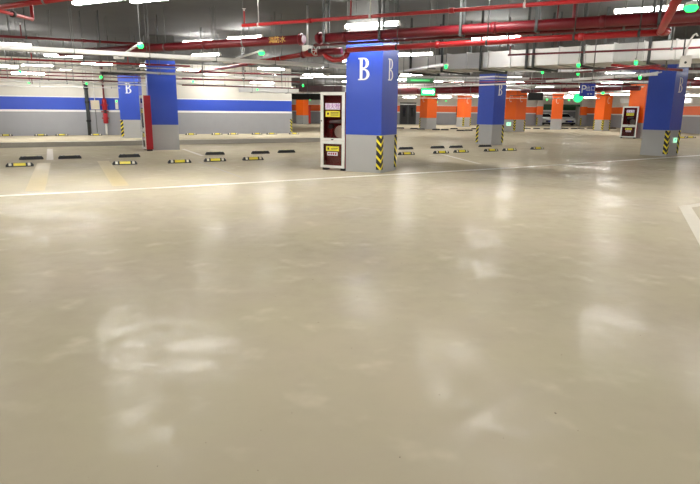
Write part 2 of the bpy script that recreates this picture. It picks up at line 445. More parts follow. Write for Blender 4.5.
c1 = G(380.3, 173.3)
cabc = c1 + u1 * (1.05 + .02 + .385)
fire_cabinet((cabc.x, cabc.y, 0), a1 - math.pi / 2, 'white framed fire cabinet with glass doors against the blue B column')
p = G(627.5, 138.3)
fire_cabinet((p.x, p.y, 0), math.radians(-32), 'white framed fire cabinet with yellow stickers against an orange column', W=.95, Hh=2.05, Dp=.55)
p = G(146.8, 151.2); ra = math.radians(-62); p = p - Vector((math.cos(ra), math.sin(ra), 0)) * .40
fire_cabinet((p.x, p.y, 0), ra, 'fire cabinet showing its red side beside a blue column', W=.80, Hh=2.12, Dp=.26)
# far narrow red cabinet next to the orange column
p = G(308, 123.8)
t = thing('red_cabinet', 'narrow red cabinet beside a far orange column', 'cabinet', (p.x, p.y, 0), math.radians(20))
MB().box(-.25, .25, -.3, .3, .05, 2.1).build('cabinet_body', MCABR, t)
MB().box(-.22, .22, -.33, -.3, .1, 2.05).build('door', mat('cabinet_red_bright', (.62, .02, .012), .4), t)
MB().box(-.27, .27, -.32, .32, 0, .05).build('plinth', MBLACK, t)

# ------------------------------------------------------------------ wheel stops
def wheel_stop_meshes(L=.69):
    poly = [(-.09, 0), (.09, 0), (.05, .105), (-.05, .105)]
    mb = MB(); e = .05
    n = 0
    for sx, ex in ((-L / 2, 0), (-L / 2 + e, 1), (L / 2 - e, 1), (L / 2, 0)):
        for (y, z) in poly: mb.v.append((sx, y * (1 if ex else .9), z if ex else z * .45))
    for i in range(3):
        for k in range(4):
            k2 = (k + 1) % 4; mb.face([i * 4 + k, (i + 1) * 4 + k, (i + 1) * 4 + k2, i * 4 + k2])
    mb.face([3, 2, 1, 0][::-1]); mb.face([12, 13, 14, 15][::-1])
    me = mb.mesh('rubber_block', MBLACK)
    def patch(x0, x1):
        q = MB(); o = .004
        def pt(x, t): return (x, -.09 + .04 * t - o, .105 * t + o * .4)
        q.quad(pt(x0, .25), pt(x1, .25), pt(x1, .92), pt(x0, .92))
        q.quad((x0, -.047, .1075), (x1, -.047, .1075), (x1, .02, .1075), (x0, .02, .1075))
        return q
    return me, patch(-.15, .15).mesh('reflector', MYEL), patch(-.27, -.20).mesh('reflector', mat('reflector_white', (.75, .72, .55), .4)), patch(.20, .27).mesh('reflector', MATS['reflector_white'])
WS = wheel_stop_meshes()
RZ1 = math.atan2(D1.y, D1.x)
def wheel_stop(px, py, kind, label, group, rz=RZ1):
    p = G(px, py)
    t = thing('wheel_stop', label, 'wheel stop', p, rz + (math.pi if kind == 'black' else 0), group)
    link('rubber_block', WS[0], t)
    for m in WS[1:]: link('reflector', m, t)
# row facing the driveway with yellow reflectors
ORD = ('first', 'second', 'third', 'fourth', 'fifth', 'sixth')
NEAR = ((253, 160.1), (215, 161.4), (179.6, 163), (125, 164.6), (20, 166.5))
FARR = ((406.3, 154.8), (441, 153.4), (461, 152.5), (491, 151.3), (509.4, 150.7), (537, 149.3))
for i, (x, y) in enumerate(NEAR): wheel_stop(x, y, 'yellow', ORD[i] + ' yellow-faced wheel stop from the fire cabinet of the B column', 'yellow-faced wheel stops in the near row')
for i, (x, y) in enumerate(FARR): wheel_stop(x, y, 'yellow', ORD[i] + ' yellow-faced wheel stop from the chevron side of the B column', 'yellow-faced wheel stops in the near row')
for i, (x, y) in enumerate(((286.5, 152.7), (260.5, 153.7), (215, 154.7), (129.5, 157.2), (70, 158.6), (31.5, 159.5))):
    wheel_stop(x, y, 'black', ORD[i] + ' plain black wheel stop from the fire cabinet of the B column', 'plain black wheel stops behind the near row')
for i, (x, y) in enumerate(((406, 149.4), (437.5, 148.3), (456, 147.8), (485, 146.9))):
    wheel_stop(x, y, 'black', ORD[i] + ' plain black wheel stop from the chevron side of the B column', 'plain black wheel stops behind the near row')
for x in (6, 41, 62, 96, 191, 217, 233, 257, 271.5, 294):
    y = 136.1 - x * .0062
    wheel_stop(x, y, 'yellow', 'small wheel stop with reflectors at the foot of the blue-striped wall', 'wheel stops along the blue-striped wall')
for x, y in ((400.5, 128.5), (414, 129), (421, 129.6), (436, 130), (444.7, 130.2), (454, 129.1), (460.5, 131), (468.5, 130.8), (475, 129.2), (527.3, 129), (536.5, 129), (547, 129.3), (565, 128.9), (574, 129), (581, 128.9), (590, 128.7), (609, 128.8), (613, 128.6)):
    wheel_stop(x, y, 'black', 'tiny wheel stop on the floor among the orange columns', 'wheel stops among the orange columns', 0.1)
for x, y in ((681.5, 138.2), (690, 137.9)):
    wheel_stop(x, y, 'yellow', 'small wheel stop at the side wall behind the blue column with the exit box', 'wheel stops by the right side wall', -.2)

# ------------------------------------------------------------------ tube lights
def lamp_meshes(L=1.45, W=.17):
    d = MB(); n = 8; prof = [(W / 2 * math.cos(math.pi + math.pi * k / n), .06 * math.sin(math.pi + math.pi * k / n)) for k in range(n + 1)]
    m = len(prof)
    for x in (-L / 2, L / 2):
        for y, z in prof: d.v.append((x, y, z))
    for k in range(m - 1): d.face([k, k + 1, m + k + 1, m + k][::-1], True)
    d.face([m - 1, 0, m, 2 * m - 1][::-1]); d.face(list(range(m))); d.face(list(range(m, 2 * m))[::-1])
    h = MB().box(-L / 2 - .03, L / 2 + .03, -.04, .04, .001, .05)
    h.box(-L / 2 - .03, -L / 2 - .002, -W / 2, W / 2, -.06, .001); h.box(L / 2 + .002, L / 2 + .03, -W / 2, W / 2, -.06, .001)
    r = MB().sweep([(0, 0, 0), (0, 0, 1)], .004, 6)
    return d.mesh('tube_diffuser', MEMIT), h.mesh('lamp_housing', MCABW), r.mesh('suspension_rod', MDARK)
LM = lamp_meshes()
LAMPS = []
ROWS = (25, 30.8, 33.5, 37, 39.5, 43, 47, 53.8, 57.5, 62, 67)      # depths of the cross runs of trays and pipes
def lamp(p, rz, label, group):
    LAMPS.append(Vector((p[0], p[1], 0)))
    t = thing('tube_light', label, 'light', p, rz, group)
    link('lamp_housing', LM[1], t); link('tube_diffuser', LM[0], t)
    for x in (-.45, .45):
        o = link('suspension_rod', LM[2], t, (x, 0, .05)); o.scale = (1, 1, max(.05, HT - p[2] - .05))
    return t
RU = math.radians(151.5)      # services on the right run this way
RD = RZ1                      # services by the left wall run this way
for x, y, z, rz, lb in ((98, -.5, 3.9, RU, 'tube light high over the driveway, next to the red pipe fork'),
        (158, -2.5, 3.9, RU, 'tube light high over the driveway, in line with the one by the fork'),
        (372, 24.5, 3.75, RU, 'bright tube light above the thick red pipe by the B column'),
        (496, 37.5, 3.85, RU, 'tube light seen between the two red pipes before the air duct'),
        (415, 54, 3.8, RU, 'tube light under the lower red pipe beside the B column'),
        (206, 54.5, 3.85, RU, 'tube light under the thick red pipe by the plain blue column'),
        (190, 69.5, 3.85, RD, 'tube light beside the upper part of the plain blue column'),
        (97, 63.5, 3.85, RD, 'tube light hanging over the white cable tray'),
        (708, 78.5, 3.8, RU, 'tube light behind the right blue column with white box'),
        (245, 37.5, 4.1, RU, 'tube light close under the ceiling behind the thick red pipe'),
        (198, 41.5, 4.15, RU, 'tube light added close under the ceiling to light the plain blue column'),  # added half behind the main to brighten the plain blue column
        (648, 9, 4.1, RU, 'tube light close under the ceiling by the green lamp')):
    lamp(G(x, y, z), rz, lb, None)
def bay_label(p, rz):
    if p[1] > 45: return 'white tube light over the bays among the orange columns', 'tube lights over the orange bays'
    if rz == RD: return 'white tube light over the bays before the blue-striped wall', 'tube lights by the blue-striped wall'
    return 'white tube light over the bays between the blue columns', 'tube lights over the blue bays'
for x, y, far in ((8, 44, 30), (1, 66, 30), (28, 73, 30), (75, 69, 33), (271, 74, 38), (262, 82.5, 36),
        (335, 66, 60), (310, 77, 60), (329, 76.5, 60), (408, 79.5, 60), (455, 82.5, 60), (515, 81.5, 60), (545, 86.5, 60), (465, 90.5, 62),
        (612, 83, 50), (640, 88, 48), (404, 92, 60), (430, 95.5, 62), (530, 92, 58), (575, 95, 60), (480, 96, 64),
        (500, 95, 64), (620, 94, 50), (660, 92, 46), (567, 97, 62), (695, 95, 42), (592, 97.5, 60), (445, 97, 66), (410, 97, 65)):
    z = 3.85; q = G(x, y, z)
    if q.y > far: z = EYE + (z - EYE) * far / q.y; q = G(x, y, z)
    while any(abs(q.y + .03 * q.x - r0 - e) < .6 for r0 in ROWS for e in (0, 1.3)) and x > 296:
        k = .985; q = Vector((q.x * k, q.y * k, EYE + (q.z - EYE) * k))
    rz = RD if x < 300 else RU
    lamp(q, rz, *bay_label(q, rz))
# the same rows carry on over the driveway, out of the picture
for ix in range(-3, 4):
    for iy in range(-1, 2):
        x = ix * 6.0 + (iy % 2) * 2.6; y = iy * 4.8 + 4.2
        lamp(Vector((x, y, 3.85)), RU, 'white tube light over the near driveway', 'tube lights over the driveway')
for x, y in ((-9.5, 60.2), (-7.0, 65.3), (-1.5, 60.6), (-2.6, 65.2), (4.5, 65.4)):  # lamps added out of sight behind the ducts to brighten the far bays
    lamp(Vector((x, y, 3.95)), RU, *bay_label((x, y, 0), RU))
lamp(Vector((25.6, 77.5, 3.7)), 0, 'tube light added over the white cars to brighten the alcove', None)  # added lamp, brightens the cars and alcove
for x, y in ((8.8, 7.2), (13.2, 15.6), (12.2, 9.4), (-13.5, 15.5)):  # unseen lamps added beside the view to brighten column faces
    lamp(Vector((x, y, 3.85)), RU, 'white tube light over the near driveway', 'tube lights over the driveway')
for i in range(-3, 4):  # unseen row added just above the view to light the blue columns
    lamp(Vector((i * 5.2 + 2.2, 11.9, 3.9)), RU, 'white tube light over the near driveway', 'tube lights over the driveway')
# regular rows over all bays further in
COLS = [o.matrix_basis.translation.copy() for o in COL.objects if o.name.startswith('column') and o.type == 'EMPTY']
nW = Vector((-wd.y, wd.x, 0))
for j, y in enumerate((26, 32, 38, 45, 52, 59, 66)):
    for i in range(-5, 6):
        x = i * 6.2 + (j % 3) * 1.9
        q = Vector((x, y, 3.75 + .06 * ((i + j) % 3)))
        if x > 26.5 or x < -30: continue
        if x < -3 and q.dot(nW) > WA.dot(nW) - 1.0 and y < 52: continue
        if x < -12 and y >= 45: continue
        if any((Vector((c.x, c.y, 0)) - Vector((x, y, 0))).length < 2.0 for c in COLS): continue
        if any((c - Vector((x, y, 0))).length < 1.8 for c in LAMPS) or (Vector((-3.8, 50, 0)) - Vector((x, y, 0))).length < 3: continue
        rz = RU if x > -3 else RD; lamp(q, rz, *bay_label(q, rz))

# ------------------------------------------------------------------ pipes, trays and ducts
ROD = MB().sweep([(0, 0, 0), (0, 0, 1)], .014, 6).mesh('hanger_rod', MSTEEL)
def hanger(parent, x, r, z, m=None, wide=0, htop=None):
    top = (htop or HT) - z
    h = MB()
    if wide:
        h.box(x - .025, x + .025, -wide, -wide + .03, -r, top); h.box(x - .025, x + .025, wide - .03, wide, -r, top)
        h.box(x - .025, x + .025, -wide, wide, -r - .03, -r)
    else:
        h.sweep([(x, 0, r), (x, 0, top)], .012, 6)
        h.sweep([(x - .02, 0, 0), (x + .02, 0, 0)], r + .012, 12)
    return h.build('pipe_hanger', m or MROD, parent)
def run_frame(a, b_):
    d = b_ - a; return a, math.atan2(d.y, d.x), d.length
def pipe(name, label, a, b_, r, m, hangs=(), coups=(), risers=(), drops=(), wide=0, group=None, hm=None, flanges=(), htop=None):
    a, rz, L = run_frame(a, b_)
    t = thing(name, label, 'pipe', a, rz, group)
    MB().sweep([(0, 0, 0), (L, 0, 0)], r, 16).build('pipe_tube', m, t)
    for f in hangs: hanger(t, f * L, r, a.z, hm, wide, htop)
    for f in coups: MB().sweep([(f * L - .05, 0, 0), (f * L + .05, 0, 0)], r + .014, 16).build('coupling', m, t)
    for f in flanges: MB().sweep([(f * L - .02, 0, 0), (f * L + .02, 0, 0)], r + .04, 18).build('flange', MMAROON, t)
    for f, h in risers:
        k = MB().sweep([(f * L, 0, 0), (f * L, 0, h)], max(.016, r * .45), 8).build('sprinkler_riser', m, t)
        MB().sweep([(f * L, 0, h), (f * L, 0, h + .03), (f * L, 0, h + .05)], [.02, .012, .045], 8).build('sprinkler_head', MSTEEL, k)
    for f, h in drops:
        k = MB().sweep([(f * L, 0, 0), (f * L, 0, -h)], max(.016, r * .45), 8).build('sprinkler_drop', m, t)
        MB().sweep([(f * L, 0, -h), (f * L, 0, -h - .03), (f * L, 0, -h - .05)], [.02, .012, .045], 8).build('sprinkler_head', MSTEEL, k)
    return t
def even(n): return [(k + .5) / n for k in range(n)]

# thick red main in two lengths with the valve gap between them
R1 = pipe('fire_main', 'thick red fire main with yellow stencil, ending at the valve', G(60, 53.3, 3.3), G(304, 39.2, 3.3), .105, MRED, hangs=[.2, .5, .8], coups=[.35, .66], flanges=[.99])
txt = text_mesh('消防水', .17, MYELT, 'stencil_text')
o = link('stencil_text', txt, R1, ((G(281.5, 41, 3.3) - G(60, 53.3, 3.3)).length, -.1075, .0))
R1b = pipe('fire_main', 'thick red fire main passing in front of the B column', G(317, 38.4, 3.3), G(745, 13.2, 3.3), .105, MRED, hangs=[.03, .20, .42, .60, .85], coups=[.09, .50, .74], wide=.13, hm=MDARK, flanges=[.01], risers=[(.68, .35)])
pipe('sprinkler_pipe', 'thin red pipe right under the thick fire main', G(314, 45.2, 3.2), G(735, 21.5, 3.2), .032, MRED, hangs=[.25, .55, .8], risers=[(.22, .42), (.66, .5)])
R2 = pipe('branch_pipe', 'red pipe running low across the top of the B column', G(348, 50, 3.0), G(660, 32.4, 3.0), .058, MREDB, hangs=[.2, .52, .78, .95], coups=[.35, .8], hm=MDARK)
a, b_ = G(660, 32.4, 3.0), G(684, -14, 3.0)
# elbowed red pipe leaving towards the viewer
d0 = (b_ - a).normalized(); d1 = (G(660, 32.4, 3.0) - G(600, 35.8, 3.0)).normalized()
t = thing('elbow_pipe', 'red pipe bending off the low red pipe towards the green lamp', 'pipe', a, 0)
pts = [d0 * k for k in (.05, .4, (b_ - a).length)]
MB().sweep([p for p in pts], .058, 14).build('pipe_tube', MREDB, t)
MB().sweep([d1 * .02, d1 * .09 + d0 * .02, d1 * .10 + d0 * .06, d1 * .06 + d0 * .16, d0 * .28], .068, 14).build('elbow', MREDB, t)
MB().sweep([d0 * 1.2 + Vector((0, 0, .05)), d0 * 1.2 + Vector((0, 0, HT - 3.0))], .012, 6).build('pipe_hanger', MSTEEL, t)
# thin red pipe above all, with a sprinkler at its end
pipe('sprinkler_pipe', 'thin red pipe highest under the ceiling, ending in an upright sprinkler', G(242.6, 25.6, 3.45), G(700, -7.5, 3.45), .036, MREDB, hangs=[.05, .36, .7], coups=[.2, .55], risers=[(.006, .30), (.31, .33)], hm=MSTEEL)
# red pipe in the upper left corner with its fork
a = G(-40, 13, 3.3); b_ = G(70, -2.6, 3.3)
R5 = pipe('sprinkler_pipe', 'red pipe with a square fork over the left driveway', a, b_, .045, MREDB, hangs=[.25, .8])
L5 = (b_ - a).length; fx = (G(31, 3, 3.3) - a).length
MB().sweep([(fx, 0, 0), (fx, 0, -.24), (fx - .03, 0, -.26)], .028, 10).build('fork_drop', MREDB, R5)
e = G(-20, 5.5, 3.05) - G(31, 18.5, 3.05); e = Matrix.Rotation(-math.atan2((b_ - a).y, (b_ - a).x), 3, 'Z') @ e
MB().sweep([(fx, 0, -.25), (fx + e.x, e.y, -.25 + e.z)], .028, 10).build('fork_arm', MREDB, R5)
MB().sweep([(fx + e.x * .4, e.y * .4, -.25), (fx + e.x * .44, e.y * .44, -.25)], .05, 10).build('clamp', MBLACK, R5)
pipe('sprinkler_pipe', 'straight red pipe over the left bays, above the white tray', G(-50, 33.2, 3.52), G(178, 46.2, 3.52), .036, MRED, hangs=[.3, .62, .9], coups=[.55], risers=[(.28, .33)], hm=MDARK)
pipe('sprinkler_pipe', 'bright thin red pipe between the two left trays', G(-40, 57, 2.95), G(190, 66.2, 2.95), .028, MREDB, hangs=[.2, .5, .8], risers=[(.28, .2), (.7, .3)])
# bright red diagonal branch coming to the valve
R8 = pipe('branch_pipe', 'bright red branch pipe slanting to the white valve', G(196, 72.5, 3.14), G(305, 54.2, 3.14), .062, MREDB, hangs=[.3, .6, .85], coups=[.7], flanges=[.99])
vp = G(309, 51.5, 3.2)
t = thing('gate_valve', 'white and red gate valve with handwheel on the red branch pipe', 'valve', vp, math.atan2(-.47, .88))
MB().sweep([(-.16, 0, -.06), (.0, 0, -.03), (.40, 0, -.06)], [.09, .12, .08], 14).build('valve_body', MREDB, t)
MB().box(-.16, .06, -.10, .10, .0, .16).build('actuator_box', MCABW, t)
MB().sweep([(.12, -.16, .0), (.12, -.06, .0)], [.06, .06], 12).build('motor', MBLACK, t)
q = MB()
for k in range(16):
    p0, p1 = [2 * math.pi * j / 16 for j in (k, k + 1)]
    q.sweep([(.34 + .13 * math.cos(p0), -.20, .0 + .13 * math.sin(p0)), (.34 + .13 * math.cos(p1), -.20, .13 * math.sin(p1))], .018, 6, False)
for k in range(3):
    p0 = math.pi * k / 3; q.sweep([(.34 + .13 * math.cos(p0), -.2, .13 * math.sin(p0)), (.34 - .13 * math.cos(p0), -.2, -.13 * math.sin(p0))], .012, 6)
q.build('handwheel', MSTEEL, t)
MB().sweep([(.34, -.2, 0), (.34, 0, 0)], .02, 8).build('wheel_spindle', MSTEEL, t)
MB().sweep([(-.05, 0, .16), (-.05, 0, HT - vp.z)], .03, 8).build('valve_hanger', MSTEEL, t)
MB().sweep([(.55, 0, .12), (.55, 0, HT - vp.z)], .03, 8).build('valve_hanger', MSTEEL, t)
# U bend from the valve to the low red pipe
pb = [G(324, 53, 3.05), G(327, 57.2, 2.94), G(333, 60, 2.86), G(341, 59.6, 2.87), G(346, 56, 2.93), G(348, 51, 3.0)]
t = thing('bend_pipe', 'red U bend pipe hanging at the corner of the B column', 'pipe', pb[0], 0)
MB().sweep([p - pb[0] for p in pb], .062, 14).build('pipe_tube', MREDB, t)
MB().sweep([Vector((-.15, .05, .02)), Vector((.45, -.15, .04))], .085, 14).build('manifold', MRED, t)
MB().sweep([Vector((.1, -.03, .06)), Vector((.1, -.03, HT - pb[0].z))], .012, 6).build('pipe_hanger', MSTEEL, t)
for k in (0, 5):
    v = pb[k] - pb[0]; MB().sweep([v + Vector((0, 0, -.03)), v + Vector((0, 0, .03))], .09, 14).build('flange', MRED, t)
# thin pipe in front of the duct with a sprinkler at its end; two red pipes below the duct
pipe('sprinkler_pipe', 'thin red pipe strung along the front of the air duct', G(508, 55, 2.97), G(720, 46.8, 2.97), .022, MRED, hangs=[.4, .8], risers=[(.01, .2)])
pipe('sprinkler_pipe', 'bright red pipe just below the air duct by the right column', G(612, 65.2, 2.66), G(682, 70.2, 2.66), .03, MREDB, hangs=[.3, .75], htop=2.8495)
pipe('sprinkler_pipe', 'dull red pipe crossing under the air duct', G(575, 72.6, 2.57), G(660, 65.5, 2.57), .022, MMAROON, hangs=[.25])

# air duct built of flanged sections
a, rz, L = run_frame(G(392, 71.8, 2.85), G(745, 56.2, 2.85))
t = thing('air_duct', 'wide galvanised air duct of many sections under the ceiling', 'duct', a, rz)
ns = 14; DW, DH = 1.5, .42
for k in range(ns):
    x0, x1 = L * k / ns, L * (k + 1) / ns
    s_ = MB().box(x0 + .012, x1 - .012, 0, DW, 0, DH).build('duct_section', (MDUCT, MDUCT2, MDUCT, MDUCT3)[(k * 3 + k // 3) % 4], t)
    MB().box(x0 - .012, x0 + .012, -.03, DW + .03, -.03, DH + .03).build('section_flange', MSTEEL, s_)
for f in (.08, .20, .335, .48, .50, .635, .80, .95):
    x = f * L
    h = MB().box(x - .03, x + .03, -.07, -.035, -.09, HT - 2.85); h.box(x - .03, x + .03, DW + .035, DW + .07, -.09, HT - 2.85)
    h.box(x - .03, x + .03, -.07, DW + .07, -.09, -.04); h.build('duct_hanger', MDARK, t)

def tray(label, a, b_, wdt=.22, hgt=.085, m=MTRAY, hangs=4, group=None, name='cable_tray'):
    a, rz, L = run_frame(a, b_)
    t = thing(name, label, 'cable tray', a, rz, group)
    c = MB().box(0, L, -wdt / 2, wdt / 2, 0, .008); c.box(0, L, -wdt / 2 - .006, -wdt / 2, 0, hgt); c.box(0, L, wdt / 2, wdt / 2 + .006, 0, hgt)
    c.build('tray_channel', m, t)
    for f in even(hangs):
        x = f * L; h = MB().box(x - .015, x + .015, -wdt / 2 - .03, wdt / 2 + .03, -.025, 0)
        for s_ in (-1, 1): h.sweep([(x, s_ * (wdt / 2 + .02), -.02), (x, s_ * (wdt / 2 + .02), HT - a.z)], .007, 6)
        h.build('tray_hanger', MROD, t)
    return t
tray('wide white cable tray over the left bays', G(-60, 46, 2.95), G(350, 68.6, 2.95), .25, .10, hangs=6)
tray('narrow white tray crossing the top of the plain blue column', G(24, 67.5, 2.75), G(262, 79.2, 2.75), .14, .06, hangs=5)
tray('slim tray near the blue-striped wall with green bay lamps', G(-30, 80.5, 2.62), G(150, 86.0, 2.62), .12, .05, hangs=5)
tray('white tray crossing the top of the blue column before the green-box column', G(397, 88.6, 2.7), G(514, 84.4, 2.7), .14, .05, hangs=4)
tray('grey tray slanting up towards the air duct', G(396, 73.5, 2.75), G(446, 65.8, 2.75), .16, .06, hangs=2)
tray('pale tray behind the air duct by the parking sign', G(548, 82.5, 2.75), G(655, 75.5, 2.75), .2, .08, hangs=5)
tray('bent grey tray end at the top of the right blue column', G(634, 77.4, 2.92), G(660, 72.8, 2.92), .10, .05, hangs=1)

# services beyond: rows of trays and pipes crossing the far bays
FT = 'pale cable tray crossing the ceiling of the far bays'; FP = 'red pipe crossing the ceiling of the far bays'
u2 = Vector((math.cos(RU), math.sin(RU), 0))
k = 0
for y0, x0, x1, z in ((25, 1.5, 16, 3.25), (30.8, -11, 9, 3.25), (33.5, 4, 20, 3.25), (37, 0, 9, 3.25), (39.5, 2, 26, 3.25), (43, -2, 20, 3.25), (47, 4, 26, 3.25), (53.8, -8, 24, 3.25), (57.5, -8, 26, 3.25), (62, -8, 28, 3.25), (67, -8, 28, 3.25)):
    sl = .03
    tray(('bare steel' if k % 2 == 0 else 'pale painted') + ' cable tray crossing the ceiling of the far bays', Vector((x0, y0 - x0 * sl, z)), Vector((x1, y0 - x1 * sl, z)), .3, .1, MTRAY if k % 2 else MSTEEL, hangs=6, group='far steel cable trays' if k % 2 == 0 else 'far pale cable trays')
    if k % 2 == 0:
        pipe('fire_main', FP, Vector((x0, y0 + 1.3 - x0 * sl, z + .24)), Vector((x1, y0 + 1.3 - x1 * sl, z + .24)), random.choice((.05, .07, .1)), MMAROON if k % 4 else MRED, hangs=even(4), group='far red pipes')
    k += 1
pipe('fire_main', 'thick maroon pipe behind the green exit sign', G(396, 91.5, 2.85), G(482, 89.5, 2.85), .19, MMAROON, hangs=[.08, .36, .9], coups=[.3, .7])
pipe('fire_main', 'red pipe behind the blue parking sign', G(522, 91, 2.85), G(640, 88.2, 2.85), .11, MRED, hangs=even(4), coups=[.4])
pipe('fire_main', 'maroon pipe beyond the right blue column', G(676, 84, 2.85), G(740, 82.5, 2.85), .11, MMAROON, hangs=even(2))
pipe('sprinkler_pipe', 'thin red pipe along the blue-striped wall top', G(-10, 77, 2.72), G(118, 81.5, 2.72), .03, MRED, hangs=even(4), drops=[(.3, .2), (.7, .2)])
for i, (yy, z) in enumerate(((71.5, 2.9), (78.5, 2.82), (85, 2.75))):
    pipe('sprinkler_pipe', ('thin maroon pipe by the plain blue column', 'thin maroon pipe across the middle of the striped wall', 'lowest thin maroon pipe before the striped wall end')[i], G(182, yy, z), G(300, yy + 3.5, z), .03, MMAROON, hangs=even(3))
# thin conduits strung across the bays
def conduit(label, a, b_, m, group):
    a, rz, L = run_frame(a, b_); t = thing('conduit', label, 'conduit', a, rz, group)
    MB().sweep([(0, 0, 0), (L, 0, 0)], .022, 8).build('conduit_tube', m, t)
    for f in (.06, .37, .71, .93):
        x = f * L; h = MB().sweep([(x, 0, 0), (x, 0, HT - a.z)], .006, 6); h.sweep([(x - .02, 0, 0), (x + .02, 0, 0)], .034, 8)
        h.build('conduit_clip', MROD, t)
for i, (xa, ya, xb, yb, z) in enumerate(((-10, 62.5, 330, 74, 3.05), (-10, 74, 292, 82, 2.97), (30, 79.5, 290, 87, 2.85), (-10, 85.5, 120, 88, 2.7), (-10, 70, 140, 75.5, 3.0))):
    conduit(('grey', 'maroon', 'pale')[i % 3] + ' thin conduit before the blue-striped wall', G(xa, ya, z), G(xb, yb, z), (MSTEEL, MMAROON, MTRAY)[i % 3], 'thin %s conduits by the striped wall' % ('grey', 'maroon', 'pale')[i % 3])
for i, (xa, ya, xb, yb, z) in enumerate(((396, 77, 690, 84, 3.15), (398, 83.5, 640, 79.5, 2.92), (396, 94.5, 476, 95.5, 2.95), (520, 88, 690, 92, 3.1), (510, 95.5, 640, 95, 2.9), (396, 98, 600, 98.5, 2.60), (520, 84.5, 645, 86, 3.2))):
    conduit(('grey', 'maroon', 'pale')[i % 3] + ' thin conduit over the bays of the orange columns', G(xa, ya, z), G(xb, yb, z), (MSTEEL, MMAROON, MTRAY)[i % 3], 'thin %s conduits over the orange bays' % ('grey', 'maroon', 'pale')[i % 3])
# dark ducts near the end of the striped wall
def box_duct(label, a, b_, dep, hgt, m):
    a, rz, L = run_frame(a, b_)
    t = thing('air_duct', label, 'duct', a, rz)
    n = max(2, int(L / 1.2))
    for i in range(n):
        s_ = MB().box(L * i / n + .01, L * (i + 1) / n - .01, 0, dep, 0, hgt).build('duct_section', m, t)
        MB().box(L * i / n - .01, L * i / n + .01, -.02, dep + .02, -.02, hgt + .02).build('section_flange', m, s_)
    for f in (.2, .8):
        h = MB()
        for y in (-.03, dep + .03): h.sweep([(f * L, y, 0), (f * L, y, HT - a.z)], .01, 6)
        h.box(f * L - .015, f * L + .015, -.04, dep + .04, -.04, -.021); h.build('duct_hanger', MDARK, t)
box_duct('dark maroon duct above the fire cabinet', G(299, 91.5, 2.5), G(342, 91.8, 2.5), 1.4, .28, mat('duct_maroon_dark', (.045, .012, .015), .5))
box_duct('black duct beyond the end of the striped wall', G(292, 99.2, 2.5), G(321, 99.2, 2.5), 1.6, .45, mat('duct_black', (.02, .02, .02), .5))
box_duct('black duct end above the B column by the striped wall', G(102, 74, 2.95), G(146, 74, 2.95), .5, .14, mat('duct_black', (.02, .02, .02), .5))
box_duct('pale flat duct over the striped wall end', G(240, 91.5, 2.62), G(300, 92.5, 2.62), 1.2, .25, MDUCT)
box_duct('pale flat duct over the far right bays', G(620, 103, 2.35), G(690, 103, 2.35), .8, .3, MDUCT)

# ------------------------------------------------------------------ green bay lamps on arms
def bay_lamp(p, label, arm_to=None, r=.055, group=None, top=None):
    t = thing('bay_lamp', label, 'indicator light', p, 0, group)
    MB().sweep([(0, 0, -.05), (0, 0, 0), (0, 0, .03)], [r * .6, r, r * .8], 12).build('green_lens', MGREEN, t)
    MB().sweep([(0, 0, .03), (0, 0, .08)], [r * .9, r * .7], 12).build('lamp_cap', MCABW, t)
    if arm_to is not None:
        v = arm_to - p; MB().sweep([Vector((0, 0, .06)), v + Vector((0, 0, .06))], .028, 8).build('conduit_arm', MTRAY, t)
        if p.x < -4: MB().sweep([Vector((0, 0, .08)), Vector((0, 0, HT - p.z))], .006, 6).build('drop_wire', MROD, t)
        MB().obox(v + Vector((0, 0, .04)), (.14, .03, 0), (-.02, .08, 0), (0, 0, .04)).build('junction_box', MTRAY, t)
    else:
        MB().sweep([(0, 0, .08), (0, 0, (top + .09 if top else HT) - p.z)], .006, 6).build('drop_wire', MROD, t)
    return t
bay_lamp(G(140.5, 46, 3.04), 'green lamp on a conduit arm above the white tray', G(119, 59, 3.06), .075)
bay_lamp(G(261.5, 53, 3.04), 'green lamp on a conduit arm below the thick red main', G(228, 63, 3.06), .085)
bay_lamp(G(691, 8, 3.15), 'large green lamp beside the bending red pipe', None, .10)
for x, y, z in ((20, 72, 2.62), (29, 82.5, 2.62), (86.5, 83.5, 2.62), (101, 77, 2.62), (193, 81.5, 2.62), (257.5, 89.5, 2.62), (303, 85.5, 2.62), (310, 100, 2.4),
                (542.5, 72, 2.82), (578, 73.5, 2.77), (578.5, 65, 2.72), (640, 77.5, 2.62), (636, 62.5, 2.72), (446, 66.3, 2.66)):
    bay_lamp(G(x, y, z), 'small green bay lamp hanging on a wire', None, .042, 'small green bay lamps')
for x, y in ((547, 99.5), (569, 100), (603, 93), (446, 101), (437, 102)):
    bay_lamp(G(x, y, 2.45), 'tiny green lamp among the far orange columns', None, .07, 'green lamps of the far bays')
p = G(578, 98, 2.45)
t = thing('signal_lamp', 'round bright green signal lamp left of the orange column', 'signal lamp', p, 0)
MB().sweep([(0, -.10, 0), (0, .06, 0)], .24, 20).build('lens', mat('green_signal', (.03, .85, .25), emit=1.3), t)
MB().sweep([(0, .06, 0), (0, .14, 0)], .26, 20).build('lamp_case', MCABW, t)
MB().sweep([(0, .05, .24), (0, .05, HT - p.z)], .015, 6).build('hanger_rod', MSTEEL, t)

